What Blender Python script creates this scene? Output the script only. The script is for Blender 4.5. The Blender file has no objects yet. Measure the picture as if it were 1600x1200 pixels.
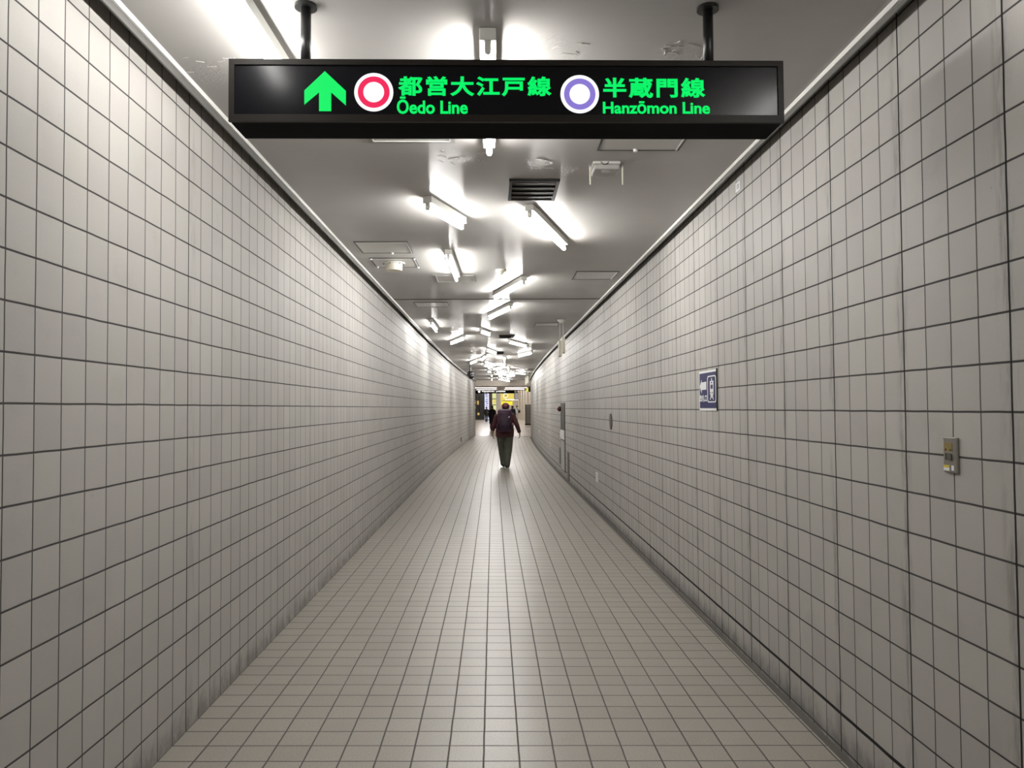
import bpy, bmesh, math, random
from mathutils import Vector, Matrix

# ------------------------------------------------------------------ camera
SC = bpy.context.scene
COL = SC.collection
cam_d = bpy.data.cameras.new('camera')
cam_d.sensor_fit = 'HORIZONTAL'; cam_d.sensor_width = 36.0
cam_d.lens = 1211.11 / 1600 * 36.0
cam_d.clip_start = 0.02; cam_d.clip_end = 400
cam = bpy.data.objects.new('camera', cam_d); COL.objects.link(cam)
right = Vector((0.99968024, -0.02426848, -0.00710321))
fwd = Vector((0.02447594, 0.99922756, 0.03074441))
up = Vector((0.00635160, -0.03090844, 0.99950204))
m = Matrix.Identity(4)
for i in range(3):
    m[i][0] = right[i]; m[i][1] = up[i]; m[i][2] = -fwd[i]
m[2][3] = 1.5
cam.matrix_world = m
SC.camera = cam

# ------------------------------------------------------------------ world, exposure
wd = bpy.data.worlds.new('world'); SC.world = wd; wd.use_nodes = True
wd.node_tree.nodes['Background'].inputs[0].default_value = (0.01, 0.01, 0.011, 1)
wd.node_tree.nodes['Background'].inputs[1].default_value = 1.0
EXPO = 0.0
SC.view_settings.view_transform = 'Standard'
SC.view_settings.look = 'None'
SC.view_settings.gamma = 1.0
SC.view_settings.use_curve_mapping = False
SC.view_settings.exposure = EXPO
SC.cycles.use_denoising = True
SC.cycles.use_adaptive_sampling = False
SC.cycles.max_bounces = 10
SC.cycles.diffuse_bounces = 6
SC.cycles.glossy_bounces = 4
SC.cycles.sample_clamp_indirect = 4.0
SC.cycles.use_light_tree = True
TUBE = 142.0          # radiance of the fluorescent tubes
HALL = 32.0           # radiance of the hall's ceiling light strips

# ------------------------------------------------------------------ geometry constants (metres)
P = 0.15                      # tile pitch
XL, XR = -1.4124, 1.5433      # straight part of the side walls
CEIL = 2.97
Y0, YB, YE = -7.0, 15.0, 41.0  # back wall, start of the bend, far end
KB = 0.00068                  # the corridor bends to the right beyond YB


def off(y):
    return KB * (y - YB) ** 2 if y > YB else 0.0


def floor_z(x, y):
    return 0.033 - 0.048 * (x - off(y) - XL) / (1.478 - XL)


# ------------------------------------------------------------------ materials
def srgb(r, g, b):
    f = lambda c: c / 12.92 if c <= 0.04045 else ((c + 0.055) / 1.055) ** 2.4
    return (f(r / 255), f(g / 255), f(b / 255), 1)


def new_mat(name):
    mt = bpy.data.materials.new(name); mt.use_nodes = True
    nt = mt.node_tree
    return mt, nt, nt.nodes['Principled BSDF']


def plain(name, col, rough=0.5, metal=0.0, spec=0.5, vary=0.0, vscale=8.0, bump=0.0):
    mt, nt, b = new_mat(name)
    if len(col) == 3: col = (*col, 1)
    b.inputs['Roughness'].default_value = rough
    b.inputs['Metallic'].default_value = metal
    b.inputs['Specular IOR Level'].default_value = spec
    tc = nt.nodes.new('ShaderNodeTexCoord')
    nz = nt.nodes.new('ShaderNodeTexNoise'); nz.inputs['Scale'].default_value = vscale
    nz.inputs['Detail'].default_value = 4
    nt.links.new(tc.outputs['Object'], nz.inputs['Vector'])
    mx = nt.nodes.new('ShaderNodeMix'); mx.data_type = 'RGBA'
    mx.inputs[6].default_value = col
    mx.inputs[7].default_value = (col[0] * (1 - vary), col[1] * (1 - vary), col[2] * (1 - vary), 1)
    nt.links.new(nz.outputs['Fac'], mx.inputs[0])
    nt.links.new(mx.outputs[2], b.inputs['Base Color'])
    if bump:
        bp = nt.nodes.new('ShaderNodeBump'); bp.inputs['Strength'].default_value = bump
        bp.inputs['Distance'].default_value = 0.004
        nt.links.new(nz.outputs['Fac'], bp.inputs['Height'])
        nt.links.new(bp.outputs[0], b.inputs['Normal'])
    return mt


def emit(name, col, strength=1.0, base=(0.004, 0.004, 0.004)):
    mt, nt, b = new_mat(name)
    b.inputs['Base Color'].default_value = (*base, 1)
    b.inputs['Roughness'].default_value = 0.6
    b.inputs['Specular IOR Level'].default_value = 0.1
    b.inputs['Emission Color'].default_value = col if len(col) == 4 else (*col, 1)
    b.inputs['Emission Strength'].default_value = strength
    mt.cycles.emission_sampling = 'FRONT' if strength > 5 else 'NONE'
    return mt


class NT:
    """tiny helper to write node maths"""
    def __init__(s, nt): s.nt = nt

    def put(s, sock, v):
        if hasattr(v, 'links') or isinstance(v, bpy.types.NodeSocket): s.nt.links.new(v, sock)
        else: sock.default_value = v

    def m(s, op, a, b=0.0, c=0.0, clamp=False):
        n = s.nt.nodes.new('ShaderNodeMath'); n.operation = op; n.use_clamp = clamp
        s.put(n.inputs[0], a)
        if op not in ('FRACT', 'FLOOR', 'ABSOLUTE', 'SQRT', 'SINE'):
            s.put(n.inputs[1], b)
        if op in ('MULTIPLY_ADD', 'COMPARE', 'WRAP'): s.put(n.inputs[2], c)
        return n.outputs[0]

    def ramp(s, x, a, b, c=0.0, d=1.0, smooth=True):
        n = s.nt.nodes.new('ShaderNodeMapRange')
        n.interpolation_type = 'SMOOTHSTEP' if smooth else 'LINEAR'
        s.put(n.inputs['Value'], x)
        s.put(n.inputs['From Min'], a); s.put(n.inputs['From Max'], b)
        s.put(n.inputs['To Min'], c); s.put(n.inputs['To Max'], d)
        return n.outputs['Result']

    def mix(s, f, a, b, blend='MIX'):
        n = s.nt.nodes.new('ShaderNodeMix'); n.data_type = 'RGBA'; n.blend_type = blend
        s.put(n.inputs[0], f); s.put(n.inputs[6], a); s.put(n.inputs[7], b)
        return n.outputs[2]

    def noise(s, vec, scale, detail=3, rough=0.55):
        n = s.nt.nodes.new('ShaderNodeTexNoise')
        s.put(n.inputs['Vector'], vec); n.inputs['Scale'].default_value = scale
        n.inputs['Detail'].default_value = detail; n.inputs['Roughness'].default_value = rough
        return n.outputs['Fac']

    def comb(s, x, y, z=0.0):
        n = s.nt.nodes.new('ShaderNodeCombineXYZ')
        s.put(n.inputs[0], x); s.put(n.inputs[1], y); s.put(n.inputs[2], z)
        return n.outputs[0]


def tile_mat(name, tile, tile2, grout, wu, wv, heavy=0, wheavy=0.0, rough=0.35, thick_v=None,
             dirt_v=None, speckle=0.1, spec=0.5, seed=0.0, streak=0.0, scuff=0.5):
    """square tiles; UV is in tile units, joints at integers"""
    mt, nt, b = new_mat(name); k = NT(nt)
    uv = nt.nodes.new('ShaderNodeUVMap').outputs[0]
    sp = nt.nodes.new('ShaderNodeSeparateXYZ'); nt.links.new(uv, sp.inputs[0])
    u, v = sp.outputs[0], sp.outputs[1]
    # joints wander very slightly as hand-set tiles do
    wob = k.noise(uv, 0.9, 1)
    uu = k.m('ADD', u, k.m('MULTIPLY', k.m('SUBTRACT', wob, 0.5), 0.03))
    vv = k.m('ADD', v, k.m('MULTIPLY', k.m('SUBTRACT', k.noise(k.comb(u, v, 7.3), 0.8, 1), 0.5), 0.03))
    du = k.m('ABSOLUTE', k.m('SUBTRACT', k.m('FRACT', k.m('ADD', uu, 0.5)), 0.5))
    dv = k.m('ABSOLUTE', k.m('SUBTRACT', k.m('FRACT', k.m('ADD', vv, 0.5)), 0.5))
    ju = k.ramp(du, wu / 2 - 0.006, wu / 2 + 0.008, 1.0, 0.0)
    jv = k.ramp(dv, wv / 2 - 0.006, wv / 2 + 0.008, 1.0, 0.0)
    joint = k.m('MAXIMUM', ju, jv)
    dark = None
    if heavy:
        dh = k.m('ABSOLUTE', k.m('SUBTRACT', k.m('FRACT', k.m('ADD', k.m('DIVIDE', uu, float(heavy)), 0.5)), 0.5))
        dh = k.m('MULTIPLY', dh, float(heavy))
        dark = k.ramp(dh, wheavy / 2 - 0.006, wheavy / 2 + 0.01, 1.0, 0.0)
        joint = k.m('MAXIMUM', joint, dark)
    if thick_v is not None:
        dt = k.m('ABSOLUTE', k.m('SUBTRACT', vv, thick_v))
        th = k.ramp(dt, 0.045, 0.06, 1.0, 0.0)
        joint = k.m('MAXIMUM', joint, th)
        dark = k.m('MAXIMUM', dark, th) if dark is not None else th
    # per tile tint
    wn = nt.nodes.new('ShaderNodeTexWhiteNoise'); wn.noise_dimensions = '3D'
    nt.links.new(k.comb(k.m('FLOOR', uu), k.m('FLOOR', vv), seed), wn.inputs['Vector'])
    col = k.mix(wn.outputs['Value'], tile, tile2)
    wn2 = nt.nodes.new('ShaderNodeTexWhiteNoise'); wn2.noise_dimensions = '3D'
    nt.links.new(k.comb(k.m('FLOOR', uu), k.m('FLOOR', vv), seed + 3.7), wn2.inputs['Vector'])
    hsv = nt.nodes.new('ShaderNodeHueSaturation')
    k.put(hsv.inputs['Value'], k.ramp(wn2.outputs['Value'], 0, 1, 0.95, 1.05, False))
    nt.links.new(col, hsv.inputs['Color']); col = hsv.outputs[0]
    # fine speckle
    spk = k.noise(uv, 17.0, 3, 0.7)
    col = k.mix(k.m('MULTIPLY', k.ramp(spk, 0.35, 0.75), speckle), col, (tile[0] * .45, tile[1] * .43, tile[2] * .4, 1))
    # soft grime clouds
    cl = k.noise(uv, 0.55, 4, 0.6)
    col = k.mix(k.m('MULTIPLY', k.ramp(cl, 0.5, 0.8), 0.16), col, (0.16, 0.145, 0.12, 1))
    # small scuffs and chips
    if scuff > 0:
        sc = k.noise(k.comb(k.m('MULTIPLY', u, 2.3), k.m('MULTIPLY', v, 1.0), seed), 2.1, 5, 0.65)
        sm = k.noise(k.comb(u, v, 11.0 + seed), 0.33, 2)
        scm = k.m('MULTIPLY', k.ramp(sc, 0.71, 0.75), k.ramp(sm, 0.5, 0.62))
        col = k.mix(k.m('MULTIPLY', scm, scuff), col, (0.07, 0.06, 0.05, 1))
    if streak and heavy:
        # damp stains running beside the movement joints
        ds = k.m('ABSOLUTE', k.m('SUBTRACT', k.m('FRACT', k.m('ADD', k.m('DIVIDE', u, float(heavy)), 0.48)), 0.5))
        ds = k.m('MULTIPLY', ds, float(heavy))
        st = k.noise(k.comb(k.m('MULTIPLY', u, 3.0), k.m('MULTIPLY', v, 0.35), 2.0 + seed), 1.4, 5, 0.7)
        f = k.m('MULTIPLY', k.ramp(ds, 0.05, 0.42, 1.0, 0.0), k.ramp(st, 0.42, 0.68))
        col = k.mix(k.m('MULTIPLY', f, streak), col, (0.09, 0.08, 0.065, 1))
    if dirt_v is not None:
        dn = k.noise(k.comb(k.m('MULTIPLY', u, 1.6), k.m('MULTIPLY', v, 0.8), 5.0 + seed), 1.2, 5, 0.65)
        hgt = k.m('SUBTRACT', v, dirt_v)
        f = k.m('MULTIPLY', k.ramp(k.m('ADD', hgt, k.m('MULTIPLY', k.m('SUBTRACT', dn, 0.5), -1.6)), 0.0, 0.9, 1.0, 0.0),
                k.ramp(dn, 0.25, 0.6, 0.35, 1.0))
        col = k.mix(k.m('MULTIPLY', f, 0.5), col, (0.05, 0.045, 0.038, 1))
    gcol = grout
    if dark is not None:
        gcol = k.mix(dark, grout, (0.012, 0.011, 0.011, 1))
    col = k.mix(joint, col, gcol)
    nt.links.new(col, b.inputs['Base Color'])
    k.put(b.inputs['Roughness'], k.m('MULTIPLY_ADD', joint, 0.4, rough))
    b.inputs['Specular IOR Level'].default_value = spec
    bp = nt.nodes.new('ShaderNodeBump'); bp.inputs['Strength'].default_value = 0.5
    bp.inputs['Distance'].default_value = 0.002
    h = k.m('SUBTRACT', k.m('MULTIPLY', spk, 0.10), joint)
    nt.links.new(h, bp.inputs['Height'])
    nt.links.new(bp.outputs[0], b.inputs['Normal'])
    return mt


M = {}
M['wall_l'] = tile_mat('wall_tile_left', (0.415, 0.400, 0.373, 1), (0.400, 0.380, 0.364, 1), (0.05, 0.047, 0.047, 1),
                       0.036, 0.042, heavy=16, wheavy=0.05, rough=0.55, spec=0.28, dirt_v=-9.95, seed=1.0, speckle=0.06, streak=0.25)
M['wall_r'] = tile_mat('wall_tile_right', (0.415, 0.400, 0.373, 1), (0.398, 0.377, 0.360, 1), (0.048, 0.045, 0.045, 1),
                       0.036, 0.045, heavy=4, wheavy=0.055, rough=0.55, spec=0.28, thick_v=-9.0, dirt_v=-10.1, seed=5.0,
                       speckle=0.06, streak=0.5)
M['floor'] = tile_mat('floor_tile', (0.365, 0.338, 0.298, 1), (0.348, 0.32, 0.28, 1), (0.045, 0.038, 0.034, 1),
                      0.046, 0.046, rough=0.32, seed=9.0, speckle=0.5, spec=0.8, scuff=0.0)


def ceiling_mat():
    mt, nt, b = new_mat('ceiling_enamel'); k = NT(nt)
    tc = nt.nodes.new('ShaderNodeTexCoord').outputs['Object']
    sp = nt.nodes.new('ShaderNodeSeparateXYZ'); nt.links.new(tc, sp.inputs[0])
    x, y = sp.outputs[0], sp.outputs[1]
    cl = k.noise(tc, 0.9, 4)
    col = k.mix(k.ramp(cl, 0.3, 0.75), (0.46, 0.446, 0.428, 1), (0.42, 0.405, 0.387, 1))
    sv = k.comb(k.m('MULTIPLY', x, 0.7), k.m('MULTIPLY', y, 9.0))
    streaks = k.noise(sv, 2.2, 4, 0.6)
    patch = None
    for (px, py, r) in ((-1.24, 3.36, .17), (0.25, 3.08, .10), (.34, 3.2, .09), (0.78, 3.16, .13), (-0.21, 4.5, .17),
                        (0.28, 4.6, .12), (0.45, 4.75, .12)):
        d = k.m('SQRT', k.m('ADD', k.m('POWER', k.m('ABSOLUTE', k.m('SUBTRACT', x, px)), 2.0),
                            k.m('POWER', k.m('ABSOLUTE', k.m('SUBTRACT', y, py)), 2.0)))
        f = k.ramp(d, r * 0.35, r, 1.0, 0.0)
        patch = f if patch is None else k.m('MAXIMUM', patch, f)
    wr = k.noise(k.comb(x, y, 4.0), 26.0, 5, 0.65)
    ridge = k.ramp(k.m('ABSOLUTE', k.m('SUBTRACT', wr, 0.5)), 0.0, 0.10, 1.0, 0.0)
    h = k.m('ADD', k.m('MULTIPLY', streaks, 0.55), k.m('MULTIPLY', k.m('MULTIPLY', ridge, patch), 0.45))
    bp = nt.nodes.new('ShaderNodeBump'); bp.inputs['Strength'].default_value = 0.42
    bp.inputs['Distance'].default_value = 0.006
    nt.links.new(h, bp.inputs['Height']); nt.links.new(bp.outputs[0], b.inputs['Normal'])
    nt.links.new(col, b.inputs['Base Color'])
    b.inputs['Roughness'].default_value = 0.27
    # brushed across the corridor: reflections smear along it
    b.inputs['Anisotropic'].default_value = 0.85
    b.inputs['Anisotropic Rotation'].default_value = 0.25
    tg = nt.nodes.new('ShaderNodeTangent'); tg.direction_type = 'UV_MAP'; tg.uv_map = 'UVMap'
    nt.links.new(tg.outputs[0], b.inputs['Tangent'])
    b.inputs['Specular IOR Level'].default_value = 0.2
    return mt


M['ceiling'] = ceiling_mat()
M['trim_grey'] = plain('trim_grey_metal', (0.15, 0.147, 0.138), 0.5, 0.2, vary=.1)
M['trim_white'] = plain('trim_white', (0.80, 0.79, 0.76), 0.3, vary=.05)
M['gap'] = plain('black_gap', (0.01, 0.01, 0.01), 0.8)
M['gutter'] = plain('gutter_cement', (0.13, 0.12, 0.105), 0.75, vary=.55, vscale=5, bump=.5)
M['sign_black'] = plain('sign_black', (0.004, 0.004, 0.0045), 0.7, spec=.04, vary=.1)
M['sign_frame'] = plain('sign_bronze_frame', (0.016, 0.013, 0.011), 0.45, 0.0, spec=.15, vary=.2)
M['sign_face'] = plain('sign_face', (0.005, 0.005, 0.007), 0.22, spec=.2, vary=.1)
M['green'] = emit('sign_green_lit', srgb(0, 243, 105), 1.0)
M['s_white'] = emit('sign_white_lit', (1, 1, 1), 1.1)
M['s_red'] = emit('sign_red_lit', srgb(244, 40, 92), 1.0)
M['s_purple'] = emit('sign_purple_lit', srgb(140, 122, 210), 1.0)
M['black_metal'] = plain('black_metal', (0.012, 0.012, 0.012), 0.35, 0.2)
M['white_enamel'] = plain('white_enamel', (0.62, 0.61, 0.57), 0.4, vary=.1)
M['holder'] = plain('lampholder_white', (0.50, 0.49, 0.46), 0.5, vary=.1)
M['tube'] = emit('fluorescent_tube', (1.0, 0.985, 0.95), TUBE, (0.8, 0.8, 0.8))
M['tube_dim'] = emit('fluorescent_tube_dim', (1.0, 0.985, 0.95), TUBE * .5, (0.8, 0.8, 0.8))  # same tube, turned down to ease the glare on nearby walls
M['grey_paint'] = plain('grey_paint', (0.40, 0.39, 0.37), 0.4, vary=.1)
M['hatch'] = plain('hatch_panel', (0.50, 0.485, 0.46), 0.28, vary=.1)
M['hatch_frame'] = plain('hatch_frame_grey', (0.24, 0.235, 0.225), 0.4, 0.3, vary=.1)
M['hatch_line'] = plain('hatch_joint', (0.06, 0.058, 0.055), 0.6)
M['hatch_light'] = plain('hatch_bright_edge', (0.68, 0.67, 0.64), 0.35)
M['vent'] = plain('vent_brown', (0.045, 0.038, 0.029), 0.75, spec=.15, vary=.3)
M['vent_dark'] = plain('vent_dark', (0.012, 0.01, 0.009), 0.7)
M['cream'] = plain('cream_plastic', (0.66, 0.63, 0.53), 0.4, vary=.06)
M['blue'] = plain('notice_blue', srgb(24, 27, 80), 0.5, spec=.25, vary=.1)
M['white'] = plain('white_print', (0.75, 0.75, 0.76), 0.4)
M['steel'] = plain('brushed_steel', (0.30, 0.28, 0.25), 0.42, 0.75, vary=.2)
M['steel_light'] = plain('stainless', (0.55, 0.53, 0.5), 0.25, 0.9, vary=.1)
M['dark_steel'] = plain('dark_steel', (0.10, 0.095, 0.085), 0.45, 0.4, vary=.2)
M['gold'] = plain('gold_plate', (0.33, 0.25, 0.09), 0.4, 0.6, vary=.2)
M['yellow'] = plain('yellow_sticker', (0.62, 0.50, 0.05), 0.5)
M['red_lamp'] = plain('dark_red_lamp', (0.06, 0.008, 0.006), 0.2)
M['black_plastic'] = plain('black_plastic', (0.01, 0.01, 0.01), 0.3)
M['lens'] = plain('dark_glass', (0.006, 0.006, 0.008), 0.05)
M['hall_wall'] = plain('hall_cream_wall', (0.68, 0.61, 0.51), 0.5, vary=.1, vscale=.6)
M['hall_dark'] = plain('hall_dark_glass', (0.055, 0.052, 0.045), 0.12, vary=.4, vscale=1.0)
M['hall_beige'] = plain('lintel_beige', (0.60, 0.53, 0.46), 0.55, vary=.06)
M['hall_ceiling'] = plain('hall_ceiling', (0.66, 0.61, 0.58), 0.5, vary=.06)
M['hall_light'] = emit('hall_light', (1.0, 0.96, 0.92), HALL, (0.8, 0.8, 0.8))
M['soffit_fill'] = emit('soffit_fill', (1.0, 0.92, 0.88), 9.0, (0.8, 0.8, 0.8))
M['col_maroon'] = plain('maroon_column', (0.045, 0.02, 0.02), 0.35, vary=.2)
M['col_white'] = plain('white_column', (0.66, 0.65, 0.64), 0.4, vary=.06)
M['banner'] = emit('banner_lit', (0.62, 0.68, 0.95), 0.9, (0.5, 0.5, 0.5))
M['banner_txt'] = plain('banner_ink', (0.18, 0.2, 0.4), 0.5)
M['yellow_lit'] = emit('yellow_lit', srgb(255, 236, 70), 1.0)
M['yellow_pale'] = emit('yellow_pale_lit', srgb(246, 222, 110), 0.9)
M['lime_lit'] = emit('shop_wall_lit', srgb(238, 240, 170), 0.9)
M['white_lit'] = emit('white_lit', (1, .98, .96), 1.2)
M['warm_lit'] = emit('warm_lit', srgb(225, 190, 110), 0.8)
M['exit_lit'] = emit('exit_lit', srgb(240, 240, 70), 1.0)
M['cab'] = plain('cabinet_grey', (0.17, 0.17, 0.155), 0.4, vary=.1)


def hall_floor_mat():
    mt, nt, b = new_mat('hall_floor_stone'); k = NT(nt)
    tc = nt.nodes.new('ShaderNodeTexCoord').outputs['Object']
    n = k.noise(tc, 1.3, 4)
    nt.links.new(k.mix(n, (0.66, 0.60, 0.54, 1), (0.58, 0.52, 0.46, 1)), b.inputs['Base Color'])
    b.inputs['Roughness'].default_value = 0.2
    return mt


M['hall_floor'] = hall_floor_mat()


# ------------------------------------------------------------------ mesh builder
class MB:
    def __init__(s): s.bm = bmesh.new()

    def box(s, c, size, rot=None, bevel=0.0):
        r = bmesh.ops.create_cube(s.bm, size=1.0)
        vs = r['verts']
        bmesh.ops.scale(s.bm, vec=Vector(size), verts=vs)
        if bevel:
            es = list({e for v in vs for e in v.link_edges})
            g = bmesh.ops.bevel(s.bm, geom=es, offset=bevel, segments=2, affect='EDGES', profile=0.5)
            vs = list({v for f in g['faces'] for v in f.verts} | {v for v in vs if v.is_valid})
        if rot is not None: bmesh.ops.rotate(s.bm, cent=(0, 0, 0), matrix=rot, verts=vs)
        bmesh.ops.translate(s.bm, vec=Vector(c), verts=vs)
        return s

    def loft(s, rings, seg=16, cap=True):
        """rings: (centre, axis-u vector, axis-v vector)"""
        prev = None; rows = []
        for c, u, v in rings:
            c, u, v = Vector(c), Vector(u), Vector(v)
            rows.append([s.bm.verts.new(c + u * math.cos(2 * math.pi * i / seg) + v * math.sin(2 * math.pi * i / seg))
                         for i in range(seg)])
        for a, b in zip(rows, rows[1:]):
            for i in range(seg):
                j = (i + 1) % seg
                s.bm.faces.new((a[i], a[j], b[j], b[i]))
        if cap:
            s.bm.faces.new(rows[0][::-1]); s.bm.faces.new(rows[-1])
        return s

    def tube(s, a, b, ra, rb=None, seg=14, cap=True, round_ends=False):
        a, b = Vector(a), Vector(b); rb = ra if rb is None else rb
        d = (b - a); L = d.length
        if L < 1e-6: return s
        d /= L
        t = Vector((0, 0, 1)) if abs(d.z) < .9 else Vector((1, 0, 0))
        u = d.cross(t).normalized(); v = d.cross(u)
        rings = []
        if round_ends:
            for q in (80, 55, 28):
                q = math.radians(q); rings.append((a - d * ra * math.sin(q), u * ra * math.cos(q), v * ra * math.cos(q)))
        rings.append((a, u * ra, v * ra)); rings.append((b, u * rb, v * rb))
        if round_ends:
            for q in (28, 55, 80):
                q = math.radians(q); rings.append((b + d * rb * math.sin(q), u * rb * math.cos(q), v * rb * math.cos(q)))
        return s.loft(rings, seg, cap)

    def cap(s, a, b, ra, rb=None, seg=14):
        return s.tube(a, b, ra, rb, seg, True, True)

    def ball(s, c, r, seg=18):
        if not hasattr(r, '__len__'): r = (r, r, r)
        g = bmesh.ops.create_uvsphere(s.bm, u_segments=seg, v_segments=max(8, seg // 2), radius=1.0)
        bmesh.ops.scale(s.bm, vec=Vector(r), verts=g['verts'])
        bmesh.ops.translate(s.bm, vec=Vector(c), verts=g['verts'])
        return s

    def prism(s, pts, origin, ax, ay, depth):
        """polygon pts in the plane (ax, ay), extruded by vector depth"""
        o, ax, ay, dp = Vector(origin), Vector(ax), Vector(ay), Vector(depth)
        a = [s.bm.verts.new(o + ax * x + ay * y) for x, y in pts]
        b = [s.bm.verts.new(v.co + dp) for v in a]
        n = len(a)
        s.bm.faces.new(a); s.bm.faces.new(b[::-1])
        for i in range(n):
            j = (i + 1) % n
            s.bm.faces.new((a[i], b[i], b[j], a[j]))
        return s

    def ring(s, c, r0, r1, ax, ay, depth, seg=40):
        c, ax, ay, dp = Vector(c), Vector(ax), Vector(ay), Vector(depth)
        q = []
        for i in range(seg):
            t = 2 * math.pi * i / seg; d = ax * math.cos(t) + ay * math.sin(t)
            q.append([s.bm.verts.new(c + d * r + e) for r, e in ((r0, 0 * dp), (r1, 0 * dp), (r1, dp), (r0, dp))])
        for i in range(seg):
            j = (i + 1) % seg
            for k in range(4):
                l = (k + 1) % 4
                s.bm.faces.new((q[i][k], q[i][l], q[j][l], q[j][k]))
        return s

    def disc(s, c, r, ax, ay, depth, seg=40):
        pts = [(r * math.cos(2 * math.pi * i / seg), r * math.sin(2 * math.pi * i / seg)) for i in range(seg)]
        return s.prism(pts, c, ax, ay, depth)

    def mesh(s, name, fix=True):
        if fix: bmesh.ops.recalc_face_normals(s.bm, faces=s.bm.faces[:])
        me = bpy.data.meshes.new(name); s.bm.to_mesh(me); s.bm.free()
        return me

    def build(s, name, mat, parent=None, smooth=False, world=True, fix=True):
        me = s.mesh(name, fix)
        return link(name, me, mat, parent, smooth, world)


def link(name, me, mat, parent=None, smooth=False, world=True):
    if mat is not None:
        me.materials.clear(); me.materials.append(mat)
    if smooth:
        for p in me.polygons: p.use_smooth = True
    o = bpy.data.objects.new(name, me); COL.objects.link(o)
    if parent is not None:
        o.parent = parent
        if world:
            me.transform(world_of(parent).inverted())
    return o


def world_of(o):
    mtx = Matrix.Translation(o.location) @ o.rotation_euler.to_matrix().to_4x4()
    return world_of(o.parent) @ mtx if o.parent else mtx


def thing(name, label, cat, loc, rz=0.0, group=None):
    o = bpy.data.objects.new(name, None); COL.objects.link(o)
    o.empty_display_size = 0.1
    o.location = loc; o.rotation_euler = (0, 0, rz)
    o['label'] = label; o['category'] = cat
    if group: o['group'] = group
    return o


def tag(o, label, cat, group=None):
    o['label'] = label; o['category'] = cat
    if group: o['group'] = group
    return o


def struct(o):
    o['kind'] = 'structure'
    return o


X_, Y_, Z_ = Vector((1, 0, 0)), Vector((0, 1, 0)), Vector((0, 0, 1))
STATIONS = [Y0, -3, 0, 3, 6, 9, 12, 15] + [15 + i for i in range(1, 27)]


# ------------------------------------------------------------------ the corridor shell
def strip(name, mat, pts, uvf, stations=STATIONS, closed=False, flip=False):
    """sweeps the section pts [(x, z)] along the bending corridor; uvf(x_unbent, y, z) gives UV"""
    bm = bmesh.new(); uvl = bm.loops.layers.uv.new('UVMap')
    rows = []
    info = {}
    for y in stations:
        row = []
        for x, z in pts:
            zz = z(x, y) if callable(z) else z
            v = bm.verts.new((x + off(y), y, zz)); info[v] = (x, y, zz); row.append(v)
        rows.append(row)
    n = len(pts)
    for a, b in zip(rows, rows[1:]):
        for i in range(n if closed else n - 1):
            j = (i + 1) % n
            f = (a[i], a[j], b[j], b[i])
            fc = bm.faces.new(f[::-1] if flip else f)
            for lp in fc.loops: lp[uvl].uv = uvf(*info[lp.vert])
    me = bpy.data.meshes.new(name); bm.to_mesh(me); bm.free()
    return struct(link(name, me, mat))


def fz(x, y): return 0.033 - 0.048 * (x - XL) / (1.478 - XL)


strip('floor', M['floor'], [(XL - .02, fz), (0, fz), (1.478, fz)], lambda x, y, z: ((x + .05) / .1515, y / P - 24.1426))
strip('wall_left', M['wall_l'], [(XL, 3.06), (XL, 0.0)], lambda x, y, z: (y / P - 24.1426, (z - 1.5) / P - .15319))
strip('wall_right', M['wall_r'], [(XR, -.05), (XR, 3.06)], lambda x, y, z: (y / P - 15.1241, (z - 1.5) / P + .15558))
strip('ceiling', M['ceiling'], [(XR - .066, CEIL), (0, CEIL), (XL + .066, CEIL)], lambda x, y, z: (x, y))
zero = lambda x, y, z: (x, y)
# shallow drain channel along the right wall
strip('trim_1', M['gutter'], [(1.478, -.015), (1.482, -.042), (XR, -.042)], zero)
# edge profile of the ceiling: grey plate that hides a dark slot along each wall, with a white bead
for s, zb, nm in ((-1, 2.918, ('trim_2', 'trim_3')), (1, 2.929, ('trim_4', 'trim_5'))):
    w = XL if s < 0 else XR
    q = lambda d: w - s * d
    strip(nm[0], M['trim_grey'], [(q(.070), CEIL + .001), (q(.072), zb), (q(.064), zb), (q(.062), 3.05), (q(-.01), 3.05), (q(-.01), 3.06),
                                  (q(.07), 3.06)], zero, closed=True)
    strip(nm[1], M['trim_white'], [(q(.066), CEIL - .001), (q(.066), CEIL - .018), (q(.080), CEIL - .018), (q(.086), CEIL - .010), (q(.086), CEIL - .001)],
          zero, closed=True)
# the wall behind the photographer, and the joints that cross the ceiling
struct(MB().box(((XL + XR) / 2, Y0 - .1, 1.5), (3.4, .2, 3.3)).build('wall_back', M['hall_wall']))
for n, y in (('trim_6', 10.43), ('trim_7', 29.3)):
    x0, x1 = XL + .086 + off(y), XR - .086 + off(y)
    struct(MB().box(((x0 + x1) / 2, y, CEIL - .002), (x1 - x0, .028, .006)).build(n, M['gap']))

# peeling paint: curled flakes on the ceiling (part of the ceiling)
rnd = random.Random(4)
ceil_o = bpy.data.objects['ceiling']
pb = MB()
for (cx, cy, n, r) in ((-1.22, 3.33, 9, .13), (0.80, 3.16, 11, .10), (-0.2, 4.52, 12, .15), (.30, 3.10, 5, .08), (.28, 4.62, 5, .09)):
    for i in range(n):
        x, y = cx + rnd.uniform(-r, r), cy + rnd.uniform(-r, r)
        a = rnd.uniform(-.5, .9); L = rnd.uniform(.02, .07)
        prev = Vector((x, y, CEIL - .0005))
        for k in range(4):
            a += rnd.uniform(-.5, .5)
            nx = prev + Vector((math.cos(a), math.sin(a), 0)) * L / 4
            pb.tube(prev, nx, .0022, .0018, seg=6); prev = nx
pk = pb.build('peeling_paint', plain('paint_flake', (0.60, 0.59, 0.57), 0.35), ceil_o)

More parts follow.
